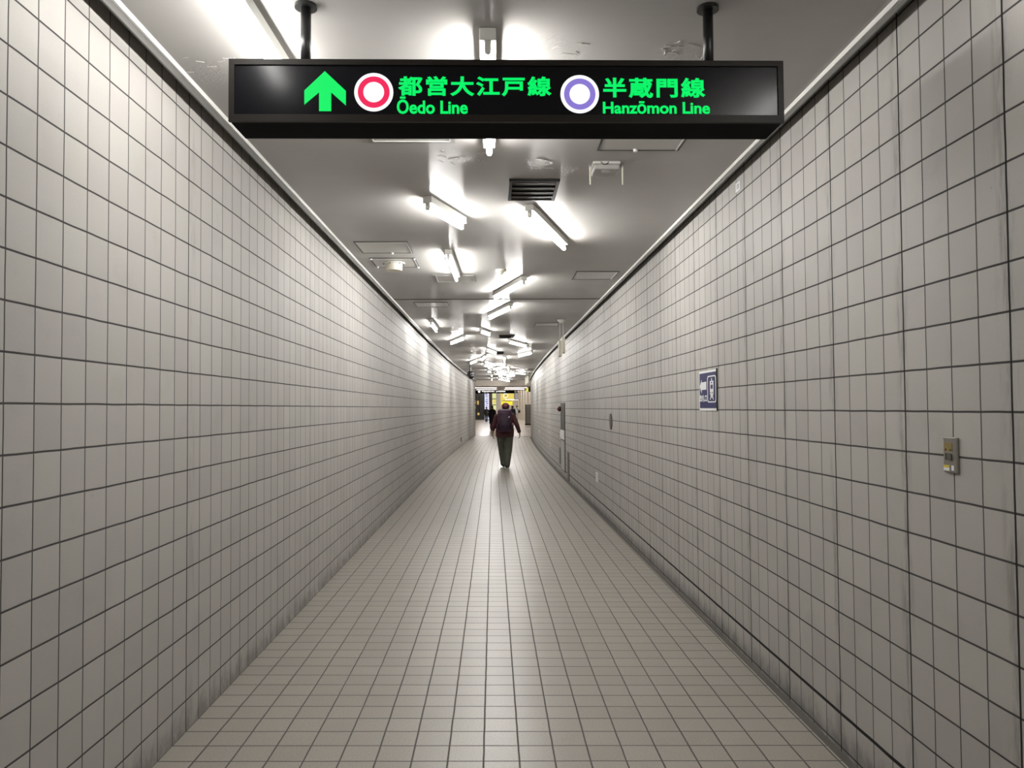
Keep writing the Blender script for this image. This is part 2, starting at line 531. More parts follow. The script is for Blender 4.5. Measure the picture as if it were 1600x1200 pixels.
# ------------------------------------------------------------------ hanging direction sign
sg = thing('hanging_sign', 'long black backlit direction sign with green arrow and line names hung across the corridor', 'sign',
           (0.061, 2.79, 2.506))
SX0, SX1, SZ0, SZ1, SY = -.918, 1.041, 2.507, 2.729, 2.70
MB().box(((SX0 + SX1) / 2, SY + .096, (SZ0 + SZ1) / 2), (SX1 - SX0 - .004, .172, SZ1 - SZ0 - .004), bevel=.002).build('housing', M['sign_black'], sg)
fb = MB(); t = .02
fb.prism([(SX0, SZ0), (SX1, SZ0), (SX1 - t, SZ0 + t + .006), (SX0 + t, SZ0 + t + .006)], (0, SY, 0), X_, Z_, (0, .012, 0))
fb.prism([(SX0, SZ1), (SX1, SZ1), (SX1 - t, SZ1 - t), (SX0 + t, SZ1 - t)], (0, SY, 0), X_, Z_, (0, .012, 0))
fb.prism([(SX0, SZ0), (SX0, SZ1), (SX0 + t, SZ1 - t), (SX0 + t, SZ0 + t + .006)], (0, SY, 0), X_, Z_, (0, .012, 0))
fb.prism([(SX1, SZ0), (SX1, SZ1), (SX1 - t, SZ1 - t), (SX1 - t, SZ0 + t + .006)], (0, SY, 0), X_, Z_, (0, .012, 0))
fb.build('frame', M['sign_frame'], sg)
FY = SY + .006
MB().box(((SX0 + SX1) / 2, FY + .002, (SZ0 + SZ1) / 2), (SX1 - SX0 - .03, .004, SZ1 - SZ0 - .03)).build('face_panel', M['sign_face'], sg)
LY = FY - .0012


def zpx(y): return 2.688 - (y - 110) * .00226
def xpx(x): return -.658 + (x - 474) * .002235


MB().prism([(xpx(a), zpx(b)) for a, b in ((507, 110), (540, 141), (540, 164), (517, 143.5), (517, 173), (498, 173), (498, 143.5), (475, 163), (475, 140.5))],
           (0, LY, 0), X_, Z_, (0, .001, 0)).build('arrow', M['green'], sg)
for (cx, cz, cm, nm) in ((-.413, 2.6135, 's_red', 'red'), (.3135, 2.6085, 's_purple', 'violet')):
    rd = MB().disc((cx, LY, cz), .0685, X_, Z_, (0, .001, 0)).build('line_roundel', M['s_white'], sg)
    rd['label'] = 'white roundel with a %s ring' % nm
    rr = MB().ring((cx, LY - .0006, cz), .0365, .0560, X_, Z_, (0, .0006, 0)).build('colour_ring', M[cm], rd)


def text(name, body, mat, parent, x0, x1, z0, z1, origin, ax, ay, nrm, space=1.0, bold=0.02, thick=.0005):
    """lettering fitted to a rectangle x0..x1, z0..z1 of the plane (ax, ay) through origin"""
    c = bpy.data.curves.new(name, 'FONT'); c.body = body; c.space_character = space
    c.extrude = 0.0; c.resolution_u = 6; c.bevel_depth = bold; c.bevel_resolution = 0
    o = bpy.data.objects.new(name, c); COL.objects.link(o)
    dg = bpy.context.evaluated_depsgraph_get(); dg.update()
    me = bpy.data.meshes.new_from_object(o.evaluated_get(dg))
    bpy.data.objects.remove(o); bpy.data.curves.remove(c)
    xs = [v.co.x for v in me.vertices]; ys = [v.co.y for v in me.vertices]
    a, b, cc, d = min(xs), max(xs), min(ys), max(ys)
    O, ax, ay, nr = Vector(origin), Vector(ax), Vector(ay), Vector(nrm)
    for v in me.vertices:
        u = x0 + (v.co.x - a) / (b - a) * (x1 - x0); w = z0 + (v.co.y - cc) / (d - cc) * (z1 - z0)
        v.co = O + ax * u + ay * w + nr * (thick * .5 * (1 + v.co.z / bold))
    me.name = name
    return link(name, me, mat, parent)


SO = (0, LY + .0006, 0)
text('line_name', '都営大江戸線', M['green'], sg, -.328, .214, 2.5995, 2.672, SO, X_, Z_, (0, -1, 0), 1.17, .033)
text('line_name', 'Ōedo Line', M['green'], sg, -.332, -.083, 2.5365, 2.5985, SO, X_, Z_, (0, -1, 0), 1.0, .030)
text('line_name', '半蔵門線', M['green'], sg, .397, .762, 2.595, 2.669, SO, X_, Z_, (0, -1, 0), 1.17, .033)
text('line_name', 'Hanzōmon Line', M['green'], sg, .395, .777, 2.5385, 2.584, SO, X_, Z_, (0, -1, 0), 1.0, .030)
for px in (-.672, .800):
    MB().tube((px, SY + .095, SZ1 - .003), (px, SY + .095, CEIL), .0185, seg=20).build('hanging_pole', M['black_metal'], sg, smooth=True)
    MB().tube((px, SY + .095, CEIL - .012), (px, SY + .095, CEIL), .04, seg=24).build('ceiling_flange', M['black_metal'], sg)


# ------------------------------------------------------------------ fluorescent battens
def batten_meshes(L):
    h = MB().box((0, L / 2, -.026), (.066, L, .050), bevel=.004).mesh('housing')
    lh = MB()
    lh.box((0, 0, -.068), (.026, .030, .036), bevel=.003)
    lh.tube((0, -.015, -.086), (0, .015, -.086), .013, seg=16)
    lhm = lh.mesh('lamp_holder')
    tb = MB().tube((0, .028, -.086), (0, L - .028, -.086), .0145, seg=8).mesh('tube')
    for me, k in ((h, 'white_enamel'), (lhm, 'holder'), (tb, 'tube')): me.materials.append(M[k])
    for me in (lhm, tb):
        for p in me.polygons: p.use_smooth = len(p.vertices) == 4 and me is tb
    return h, lhm, tb


BM = {L: batten_meshes(L) for L in (1.25, .65)}


def batten(x, y, deg, L, label, dim=False):
    r = thing('ceiling_light', label, 'light', (x, y, CEIL), -math.radians(deg), 'bare fluorescent battens on the ceiling')
    h, lh, tb = BM[L]
    for nm, me, yy in (('housing', h, 0), ('lamp_holder', lh, .016), ('lamp_holder', lh, L - .016), ('fluorescent_tube', tb, 0)):
        o = bpy.data.objects.new(nm, me); COL.objects.link(o); o.parent = r; o.location = (0, yy, 0)
        if dim and me is tb: o.data = DIM[L]
    return r


LONG, SHORT = 1.25, .65
DIM = {}
for L_ in (LONG, SHORT):      # tubes near the walls, dimmed so the walls do not burn out
    DIM[L_] = BM[L_][2].copy(); DIM[L_].materials[0] = M['tube_dim']
for a in [
    (-.895, 2.12, 1, LONG, 'nearest fluorescent batten, over the left wall, running off the top of the picture', True),
    (-.012, 2.95, 0, LONG, 'fluorescent batten straight behind the hanging sign, its near end showing above the sign'),
    (-.448, 5.33, 20, SHORT, 'short tilted fluorescent batten left of the brown ceiling grille'),
    (.269, 5.54, 17, LONG, 'long tilted fluorescent batten starting right behind the brown ceiling grille'),
    (-.407, 7.13, 1, LONG, 'fluorescent batten pointing straight ahead over the metal framed hatch'),
    (.355, 8.61, -15, LONG, 'fluorescent batten slanting down to the left just before the first ceiling joint'),
    (.254, 10.77, -14, LONG, 'fluorescent batten slanting down to the left just past the first ceiling joint'),
    (-1.017, 12.75, 0, LONG, 'fluorescent batten pointing straight ahead close to the left wall past the first joint', True),
    (-.219, 14.1, 14, SHORT, 'short fluorescent batten tilted right before the second dark ceiling grille'),
    (-.575, 15.5, -15, LONG, 'fluorescent batten slanting left halfway along the left half of the ceiling'),
    (.345, 16.4, 19, LONG, 'fluorescent batten tilted right directly behind the second dark ceiling grille'),
    (-.14, 18.7, 10, LONG, 'fluorescent batten tilted right in the middle, before the third small ceiling grille'),
    (1.0, 19.7, -14, LONG, 'far fluorescent batten slanting left near the right wall beyond the twin rod unit', True),
    (-.21, 21.2, -5, LONG, 'far fluorescent batten left of centre, first behind the third small ceiling grille'),
    (.323, 21.8, 1, LONG, 'far fluorescent batten seen end on right of centre behind the third grille'),
    (-.47, 22.9, -10, LONG, 'far fluorescent batten slanting left above the black dome camera'),
    (-.28, 25.4, 12, LONG, 'far fluorescent batten tilted right, ahead of the second ceiling joint on the left'),
    (.45, 26.4, -20, LONG, 'far fluorescent batten slanting left, the one just ahead of the second ceiling joint'),
    (.55, 27.5, 1, LONG, 'far fluorescent batten seen end on, just ahead of the second ceiling joint'),
    (-.2, 29.6, 10, SHORT, 'short far fluorescent batten just past the second ceiling joint, left of centre'),
    (.9, 30.9, 20, LONG, 'far fluorescent batten near the right wall just past the second ceiling joint'),
    (.12, 31.4, 20, LONG, 'far fluorescent batten tilted right in the middle past the second ceiling joint'),
    (-.05, 33.4, 0, SHORT, 'short far fluorescent batten seen end on, left of centre near the corridor end'),
    (.95, 33.4, -15, LONG, 'far fluorescent batten slanting left on the right near the corridor end'),
    (.25, 33.9, 12, SHORT, 'short far fluorescent batten in the middle near the corridor end'),
    (.27, 37.2, 12, LONG, 'far fluorescent batten last but one before the beige lintel'),
    (-.056, 37.9, 0, SHORT, 'short far fluorescent batten seen end on, leftmost of those before the beige lintel'),
    (.56, 39.1, 14, LONG, 'farthest fluorescent batten, hard against the beige lintel'),
    (1.3, .80, 0, LONG, 'unseen fluorescent batten added above the viewpoint to brighten the right wall', True),  # added out of view to lift the upper right wall
    (.9, -1.6, 0, LONG, 'unseen fluorescent batten added behind the viewpoint to brighten the right wall'),  # extra lamp behind the camera, lifts the right wall
    (-.3, -3.4, 12, LONG, 'unseen fluorescent batten added behind the viewpoint, second from it'),  # unseen lamp, added for the brightness of the near corridor
    (.3, -5.9, 0, LONG, 'unseen fluorescent batten added behind the viewpoint, by the back wall'),  # likewise added out of view for brightness
]: batten(*a)


# ------------------------------------------------------------------ ceiling grilles
def grille(x0, x1, y0, y1, n, label):
    r = thing('ceiling_vent', label, 'vent', ((x0 + x1) / 2, (y0 + y1) / 2, CEIL), 0, 'air grilles in the ceiling')
    w, d = x1 - x0, y1 - y0; xc, yc = (x0 + x1) / 2, (y0 + y1) / 2; f = .022
    MB().box((xc, yc, CEIL - .003), (w - .01, d - .01, .006)).build('backing', M['vent_dark'], r)
    b = MB()
    for sx in (x0 + f / 2, x1 - f / 2): b.box((sx, yc, CEIL - .009), (f, d, .018), bevel=.002)
    for sy in (y0 + f / 2, y1 - f / 2): b.box((xc, sy, CEIL - .009), (w - 2 * f, f, .018), bevel=.002)
    b.build('frame', M['vent_dark'], r)
    for i in range(n):
        yy = y0 + f + (i + .5) * (d - 2 * f) / n
        MB().box((xc, yy, CEIL - .013), (w - 2 * f, (d - 2 * f) / n * .66, .003), Matrix.Rotation(math.radians(5), 3, 'X')).build('slat', M['vent'], r)


grille(.112, .440, 4.93, 5.40, 4, 'brown slatted air grille behind the sign, the nearest one')
grille(.128, .444, 15.58, 16.12, 4, 'dark air grille halfway along, ahead of the tilted batten')
grille(.10, .29, 20.2, 21.0, 3, 'small dark air grille far down the ceiling, the farthest one')


# ------------------------------------------------------------------ access hatches
def hatch(x0, x1, y0, y1, style, label, knobs=()):
    r = thing('access_hatch', label, 'hatch', ((x0 + x1) / 2, (y0 + y1) / 2, CEIL), 0, 'access hatches in the ceiling')
    xc, yc, w, d = (x0 + x1) / 2, (y0 + y1) / 2, x1 - x0, y1 - y0
    f = .028 if style == 'metal' else .012
    MB().box((xc, yc, CEIL - .002), (w - 2 * f, d - 2 * f, .004)).build('panel', M['hatch'], r)
    b = MB()
    for sx in (x0 + f / 2, x1 - f / 2): b.box((sx, yc, CEIL - .003), (f, d, .006))
    for sy in (y0 + f / 2, y1 - f / 2): b.box((xc, sy, CEIL - .003), (w - 2 * f, f, .006))
    b.build('frame', M['hatch_frame' if style == 'metal' else 'hatch_line'], r)
    if style != 'metal':
        e = MB()
        e.box((x1 - f - .004, yc, CEIL - .005), (.009, d - 2 * f, .006)); e.box((xc, y0 + f + .006, CEIL - .005), (w - 2 * f, .010, .006))
        e.build('bright_edge', M['hatch_light'], r)
    else:
        e = MB()
        for sx in (x0 + f, x1 - f): e.box((sx, yc, CEIL - .0045), (.005, d - 2 * f, .008))
        for sy in (y0 + f, y1 - f): e.box((xc, sy, CEIL - .0045), (w - 2 * f, .005, .008))
        e.build('inner_edge', M['hatch_light'], r)
    for kx, ky in knobs:
        MB().tube((kx, ky, CEIL - .018), (kx, ky, CEIL), .011, .015, seg=12).build('latch', M['hatch_light'], r)


hatch(.60, 1.07, 3.90, 4.373, 'line', 'ceiling hatch half hidden behind the right part of the hanging sign', ((.82, 4.355),))
hatch(-.674, -.20, 3.78, 4.247, 'metal', 'metal framed ceiling hatch peeping out under the left part of the hanging sign')
hatch(-1.219, -.74, 6.80, 7.29, 'line', 'thin lined ceiling hatch on the left just before the round white detector', ((-.94, 7.28),))
hatch(-1.2, -.75, 7.54, 8.025, 'line', 'ceiling hatch on the left carrying the round white detector',
      ((-1.185, 7.56), (-.765, 7.56), (-1.185, 8.0), (-.765, 8.0)))
hatch(-.655, -.185, 8.50, 8.98, 'metal', 'metal framed ceiling hatch behind the straight batten left of centre')
hatch(.905, 1.376, 8.32, 8.826, 'line', 'thin lined ceiling hatch on its own near the right wall')
hatch(-1.095, -.62, 10.72, 11.2, 'line', 'ceiling hatch on the left just past the first ceiling joint')
hatch(.745, 1.16, 13.4, 13.9, 'line', 'ceiling hatch on the right beside the twin rod unit')

# ------------------------------------------------------------------ detectors, access point
r = thing('smoke_detector', 'round white drum shaped detector on the left ceiling hatch', 'detector', (-.99, 7.78, CEIL - .006))
MB().tube((-.99, 7.78, CEIL - .016), (-.99, 7.78, CEIL - .006), .112, seg=40).build('mounting_plate', M['hatch_light'], r)
MB().tube((-.99, 7.78, CEIL - .085), (-.99, 7.78, CEIL - .016), .082, .086, seg=40).build('body', M['cream'], r, smooth=False)
for i in range(6):
    t = math.radians(60 * i + 15)
    MB().tube((-.99 + .1 * math.cos(t), 7.78 + .1 * math.sin(t), CEIL - .024), (-.99 + .1 * math.cos(t), 7.78 + .1 * math.sin(t), CEIL - .014), .008, seg=10).build('screw', M['hatch_line'], r)
r = thing('heat_detector', 'small cream cone shaped detector in the middle of the ceiling', 'detector', (.09, 8.2, CEIL))
MB().tube((.09, 8.2, CEIL - .022), (.09, 8.2, CEIL), .056, .056, seg=32).build('base', M['cream'], r)
MB().tube((.09, 8.2, CEIL - .062), (.09, 8.2, CEIL - .022), .018, .045, seg=32).build('sensor_cone', M['cream'], r, smooth=False)

r = thing('access_point', 'pale grey wireless box with two down turned aerials on the ceiling right of centre', 'router', (.688, 4.65, CEIL))
MB().box((.688, 4.65, CEIL - .009), (.168, .168, .018), bevel=.006).build('mounting_base', M['white_enamel'], r)
MB().box((.688, 4.65, CEIL - .033), (.158, .162, .032), bevel=.01).build('body', M['grey_paint'], r)
MB().disc((.688, 4.62, CEIL - .050), .026, X_, Y_, (0, 0, .002), 24).build('badge', M['white_enamel'], r)
for sx in (.59, .785):
    a = MB().box((sx, 4.60, CEIL - .022), (.012, .03, .026), bevel=.002).build('aerial_joint', M['hatch_frame'], r)
    MB().cap((sx, 4.59, CEIL - .135), (sx, 4.59, CEIL - .03), .0045, .006, seg=10).build('aerial', M['cream'], r, smooth=True)
lp = MB(); pv = None
for i in range(9):
    t = math.pi * i / 8
    pt = Vector((.675 + .022 * math.cos(t), 4.566, CEIL - .006 - .016 * math.sin(t)))
    if pv is not None: lp.tube(pv, pt, .0028, seg=8)
    pv = pt
lp.build('cable', M['hatch_line'], r)


# ------------------------------------------------------------------ twin rod units hanging by the right wall
def rod_unit(x, y, drop1, h, w, label):
    r = thing('hanging_antenna', label, 'antenna', (x, y, CEIL), 0, 'white twin rod units hanging from the ceiling')
    MB().loft([((x, y, CEIL), X_ * .07, Y_ * .07), ((x, y, CEIL - .012), X_ * .07, Y_ * .07), ((x, y, CEIL - .05), X_ * .035, Y_ * .035)], 24).build('ceiling_rose', M['white_enamel'], r)
    for dx, dy, dz in ((.026, -.05, 0), (-.026, .05, -.05)):
        MB().tube((x + dx * 1.0, y + dy * .6, CEIL - .04), (x + dx, y + dy * .6, CEIL - drop1 + dz), .006, seg=12).build('rod', M['white_enamel'], r, smooth=True)
        b = MB().box((x + dx, y + dy, CEIL - drop1 - h / 2 + dz), (w, .06, h), bevel=.008).build('box', M['cream'], r)
        MB().box((x + dx, y + dy, CEIL - drop1 - h + dz - .002), (w * .8, .05, .008)).build('base_cap', M['dark_steel'], b)


rod_unit(1.155, 12.95, .29, .27, .056, 'white twin boxes hanging on rods beside the right wall, the nearer unit')
rod_unit(1.27, 29.0, .30, .26, .07, 'white twin boxes hanging on rods far off near the end, the farther unit')

# black camera on a drop bracket
r = thing('surveillance_camera', 'black dome camera on a drop bracket far along the left wall', 'camera', (-.79, 27.0, CEIL))
MB().tube((-.79, 27.0, CEIL - .2), (-.79, 27.0, CEIL), .025, seg=12).build('bracket', M['black_plastic'], r)
MB().loft([((-.79, 27, CEIL - .18), X_ * .04, Y_ * .04), ((-.79, 27, CEIL - .24), X_ * .11, Y_ * .11), ((-.79, 27, CEIL - .33), X_ * .11, Y_ * .11)], 20).build('shroud', M['black_plastic'], r)
MB().ball((-.76, 26.97, CEIL - .36), .1).build('dome', M['lens'], r, smooth=True)

# ------------------------------------------------------------------ things on the right wall (x faces the corridor)
WX = XR
r = thing('notice_plate', 'blue plate with white arrow and train symbol on the right wall', 'notice', (WX, 5.52, 1.615))
BY0, BY1, BZ0, BZ1 = 5.295, 5.742, 1.470, 1.758      # near, far
IN = Vector((-1, 0, 0))


def wall_rect(y0, y1, z0, z1, x, t):
    return MB().box((x - t / 2, (y0 + y1) / 2, (z0 + z1) / 2), (t, y1 - y0, z1 - z0))


wall_rect(BY0, BY1, BZ0, BZ1, WX, .006).build('backing', M['white'], r)
wall_rect(BY0 - .006, BY0, BZ0 + .0, BZ1 + .004, WX, .009).build('side_strip', M['black_plastic'], r)
pn = wall_rect(BY0 + .008, BY1 - .016, BZ0 + .018, BZ1 - .016, WX - .006, .0015).build('blue_panel', M['blue'], r)
# symbols: local horizontal axis runs from far (left in view) to near (right in view) = -Y
PX = WX - .0076
AX = Vector((0, -1, 0)); org = Vector((PX, BY1, BZ0))
W_, H_ = BY1 - BY0, BZ1 - BZ0


def g2(u, v): return (u * W_, (1 - v) * H_)


# arrow
MB().prism([g2(*p) for p in ((.05, .385), (.17, .215), (.17, .285), (.44, .275), (.44, .475), (.17, .475), (.17, .57))], org, AX, Z_, (-.0006, 0, 0)).build('arrow', M['white'], pn)
# rounded outline around the train
fr = MB()
def rrect(u0, u1, v0, v1, rad, n=6):
    pts = []
    for (cu, cv, a0) in ((u1 - rad, v0 + rad, 270), (u1 - rad, v1 - rad, 0), (u0 + rad, v1 - rad, 90), (u0 + rad, v0 + rad, 180)):
        for i in range(n + 1):
            t = math.radians(a0 + 90 * i / n); pts.append((cu + rad * math.cos(t), cv + rad * math.sin(t)))
    return pts
def frame_prism(mb, outer, inner, o, ax, ay, dp):
    o, ax, ay, dp = Vector(o), Vector(ax), Vector(ay), Vector(dp)
    A = [mb.bm.verts.new(o + ax * x + ay * y + dp) for x, y in outer]; B = [mb.bm.verts.new(o + ax * x + ay * y + dp) for x, y in inner]
    A0 = [mb.bm.verts.new(o + ax * x + ay * y) for x, y in outer]; B0 = [mb.bm.verts.new(o + ax * x + ay * y) for x, y in inner]
    n = len(A)
    for i in range(n):
        j = (i + 1) % n
        mb.bm.faces.new((A[i], A[j], B[j], B[i])); mb.bm.faces.new((A0[i], A0[j], A[j], A[i])); mb.bm.faces.new((B0[i], B0[j], B[j], B[i]))
mm = lambda L: [g2(*p) for p in L]
U0, U1, V0, V1 = .50, .985, .14, .80
frame_prism(fr, mm(rrect(U0, U1, V0, V1, .07)), mm(rrect(U0 + .032, U1 - .032, V0 + .03, V1 - .03, .05)), org, AX, Z_, (-.0006, 0, 0))
fr.build('symbol_outline', M['white'], pn)
tr = MB()
body = [(.64, .40), (.66, .345), (.83, .345), (.85, .40), (.85, .60), (.80, .66), (.69, .66), (.64, .60)]
mt_ = lambda L: mm([(u, .27 + (v - .33) * 1.11) for u, v in L])
# train front built from bars around its window
tr.prism(mt_([(.645, .33), (.845, .33), (.845, .415), (.645, .415)]), org, AX, Z_, (-.0006, 0, 0))
tr.prism(mt_([(.645, .415), (.68, .415), (.68, .505), (.645, .505)]), org, AX, Z_, (-.0006, 0, 0))
tr.prism(mt_([(.81, .415), (.845, .415), (.845, .505), (.81, .505)]), org, AX, Z_, (-.0006, 0, 0))
tr.prism(mt_([(.645, .505), (.845, .505), (.845, .62), (.80, .665), (.69, .665), (.645, .62)]), org, AX, Z_, (-.0006, 0, 0))
tr.prism(mt_([(.69, .66), (.73, .66), (.675, .745), (.635, .745)]), org, AX, Z_, (-.0006, 0, 0))
tr.prism(mt_([(.76, .66), (.80, .66), (.855, .745), (.815, .745)]), org, AX, Z_, (-.0006, 0, 0))
tr.prism(mt_([(.70, .665), (.79, .665), (.79, .70), (.70, .70)]), org, AX, Z_, (-.0006, 0, 0))
tr.build('train_symbol', M['white'], pn)
dk = MB()
for u in (.69, .80): dk.prism(mt_([(u - .018, .58), (u + .018, .58), (u + .018, .61), (u - .018, .61)]), org + IN * .0006, AX, Z_, (-.0004, 0, 0))
dk.prism(mt_([(.715, .355), (.775, .355), (.775, .385), (.715, .385)]), org + IN * .0006, AX, Z_, (-.0004, 0, 0))
dk.build('train_lamp', M['blue'], pn)
MB().disc(org + AX * (.745 * W_) + Z_ * ((1 - .235) * H_), .010, AX, Z_, (-.0006, 0, 0), 18).build('train_headlamp', M['white'], pn)
text('lettering', '改札口', M['white'], pn, .03 * W_, .47 * W_, (1 - .785) * H_, (1 - .60) * H_, org, AX, Z_, IN, 1.05, .042)

# grey key box
r = thing('key_switch_box', 'slim grey metal switch box with gold plate and stickers on the right wall', 'switch box', (WX, 2.573, 1.33))
KY0, KY1, KZ0, KZ1 = 2.536, 2.611, 1.2715, 1.391
MB().box((WX - .0055, (KY0 + KY1) / 2, (KZ0 + KZ1) / 2), (.011, KY1 - KY0, KZ1 - KZ0), bevel=.003).build('case', M['steel'], r)
kx = WX - .011
def krect(u0, u1, v0, v1, t, name, mat, parent=r, dx=0.0):
    y0 = KY1 - u1 * (KY1 - KY0); y1 = KY1 - u0 * (KY1 - KY0); z1 = KZ1 - v0 * (KZ1 - KZ0); z0 = KZ1 - v1 * (KZ1 - KZ0)
    return wall_rect(y0, y1, z0, z1, kx - dx, t).build(name, M[mat], parent)
krect(.02, .95, .02, .045, .001, 'top_edge', 'steel_light')
gp = krect(.10, .70, .16, .40, .0012, 'gold_plate', 'gold')
for u in (.22, .58):
    MB().disc((kx - .0012, KY1 - u * .075, KZ1 - .355 * .1195), .0035, AX, Z_, (-.0005, 0, 0), 14).build('screw_hole', M['gap'], gp)
sl = krect(.17, .62, .46, .64, .001, 'slot', 'gap')
krect(.32, .66, .47, .645, .003, 'slide', 'dark_steel', sl, .001)
krect(.02, .46, .79, .86, .0008, 'warning_sticker', 'yellow'); krect(.02, .46, .86, .945, .0008, 'maker_sticker', 'white')
krect(.62, .80, .79, .93, .0008, 'number_sticker', 'white')

# little sticker high on the right wall
r = wall_rect(4.745, 4.825, 2.848, 2.905, WX, .0015).build('number_label', M['white'])
tag(r, 'tiny white number label high on the right wall under the dark edge', 'label')
text('lettering', '13', M['gap'], r, 4.0, 4.035, 0, 0.03, (WX - .0016, 8.80, 2.862), AX, Z_, IN, 1.0, .02)

# round grey cover plate
r = MB().disc((WX, 10.12, 1.313), .105, Y_, Z_, (-.012, 0, 0), 40).build('cover_plate', M['dark_steel'])
tag(r, 'round grey cover plate on the right wall above the two sockets', 'cover')


# sockets
def outlet(y0, y1, z0, z1, x, label, side=-1):
    r = thing('wall_socket', label, 'socket', (x, (y0 + y1) / 2, (z0 + z1) / 2), 0, 'socket plates low on the walls')
    MB().box((x + side * .004, (y0 + y1) / 2, (z0 + z1) / 2), (.008, y1 - y0, z1 - z0), bevel=.002).build('plate', M['trim_white'], r)
    b = MB()
    for s in (-.2, .2): b.box((x + side * .0085, (y0 + y1) / 2 + s * (y1 - y0), (z0 + z1) / 2), (.002, .012, (z1 - z0) * .5))
    b.build('pin_slot', M['gap'], r)


outlet(11.42, 11.66, .465, .525, WX, 'white socket plate low on the right wall, upper one of the stacked pair')
outlet(11.42, 11.66, .395, .452, WX, 'white socket plate low on the right wall, lower one of the stacked pair')
outlet(21.25, 21.45, .43, .55, WX + off(21.3), 'small white socket plate on the right wall beyond the steel cabinet')
outlet(27.7, 28.0, .56, .70, WX + off(27.8), 'tiny white socket plate on the right wall near the corridor end')
r = wall_rect(30.05, 30.3, .21, .36, XL + off(30.2) + .02, .02).build('cover_plate', M['dark_steel'])
tag(r, 'small dark cover plate low on the far left wall', 'cover')

# hydrant cabinet let into the wall
cx = WX + off(17.1)
r = thing('hydrant_cabinet', 'tall steel hydrant cabinet with dark upper door set in the right wall', 'cabinet', (cx, 17.1, .1))
wall_rect(16.62, 17.62, .10, 1.60, cx + .006, .022).build('frame', M['dark_steel'], r)
up_ = wall_rect(16.68, 17.56, 1.02, 1.57, cx - .014, .008).build('upper_door', M['dark_steel'], r)
MB().ball((cx - .05, 17.5, 1.47), (.05, .07, .06)).build('alarm_lamp', M['red_lamp'], up_, smooth=True)
md = wall_rect(16.68, 17.56, .80, 1.0, cx - .014, .010).build('glare_panel', M['trim_white'], r)  # white colour stands in for a bright reflection on the steel
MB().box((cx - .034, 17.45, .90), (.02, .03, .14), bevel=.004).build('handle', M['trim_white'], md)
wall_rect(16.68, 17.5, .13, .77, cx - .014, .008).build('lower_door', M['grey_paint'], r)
r = wall_rect(15.80, 16.15, .0, .57, WX + off(16) , .012).build('niche_shade', M['dark_steel'])  # dark plate stands in for the shade inside a wall opening
tag(r, 'narrow dark plate painted as a shaded niche at the foot of the right wall before the steel cabinet', 'niche')
r = thing('wall_hatch', 'small lined access panel on the right wall just past the steel cabinet', 'panel', (WX + off(18), 18, .37))
wall_rect(17.8, 18.25, .19, .56, WX + off(18), .008).build('frame', M['dark_steel'], r)
wall_rect(17.85, 18.2, .22, .53, WX + off(18) - .008, .004).build('door', M['trim_grey'], r)

# ------------------------------------------------------------------ the hall beyond
XA, XB = XL + off(YE), XR + off(YE)          # about -.95 and 2.0
HX0, HX1, HY1, HC = -3.2, 3.55, 112.0, 2.56
struct(MB().box(((HX0 + HX1) / 2, (YE + HY1) / 2, -.06), (HX1 - HX0, HY1 - YE, .12)).build('floor_hall', M['hall_floor']))
struct(MB().box(((HX0 + HX1) / 2, (YE + .5 + HY1) / 2, 4.6), (HX1 - HX0, HY1 - YE - .5, .1)).build('ceiling_hall', M['hall_ceiling']))
struct(MB().box((HX0 - .1, (YE + HY1) / 2, 2.3), (.2, HY1 - YE, 4.7)).build('wall_hall_left', M['hall_dark']))
struct(MB().box((HX1 + .1, (YE + HY1) / 2, 2.3), (.2, HY1 - YE, 4.7)).build('wall_hall_right', M['hall_wall']))
struct(MB().box(((HX0 + HX1) / 2, HY1 + .1, 2.3), (HX1 - HX0 + .4, .2, 4.7)).build('wall_hall_end', M['hall_wall']))
# jambs and lintel where the corridor meets the hall
struct(MB().box(((HX0 + XA - .001) / 2, YE + .2, 2.3), (XA - HX0, .4, 4.7)).build('trim_8', M['hall_wall']))
struct(MB().box(((HX1 + XB) / 2, YE + .2, 2.3), (HX1 - XB, .4, 4.7)).build('trim_9', M['hall_wall']))
struct(MB().box(((XA + XB) / 2, YE + .2, 3.66), (XB - XA, .4, 2.0)).build('trim_10', M['hall_beige']))
# lower soffit of the hall entrance
struct(MB().box(((HX0 + HX1) / 2, YE + 5.2, 2.70), (HX1 - HX0, 9.6, .12)).build('ceiling_hall_soffit', M['hall_ceiling']))
# light strips of the hall
for i, (x, y, z) in enumerate([(-.4, 43.5, 2.63), (1.3, 43.5, 2.63), (-.4, 47.5, 2.63), (1.3, 47.5, 2.63)]):  # soffit strips added as lamps to brighten the hall entrance
    o = MB().box((x, y, z + .008), (1.2, .3, .015)).build('hall_light', M['soffit_fill'])
    tag(o, ('added white light strip brightening the hall entrance from the soffit, %s' % ('first row left', 'first row right', 'second row left', 'second row right')[i]), 'light', 'added light strips in the hall soffit')
for i, y in enumerate((56, 66, 75, 83, 90, 98, 108)):
    for sx, nm in ((-.9, 'left'), (2.0, 'right')):
        o = MB().box((sx, y, 4.53), (1.6, .5, .05)).build('hall_light', M['hall_light'])
        tag(o, 'light strip in the high hall ceiling, %s row, %s from the corridor' % (nm, ('first', 'second', 'third', 'fourth', 'fifth', 'sixth', 'seventh')[i]), 'light', 'light strips in the high hall ceiling')

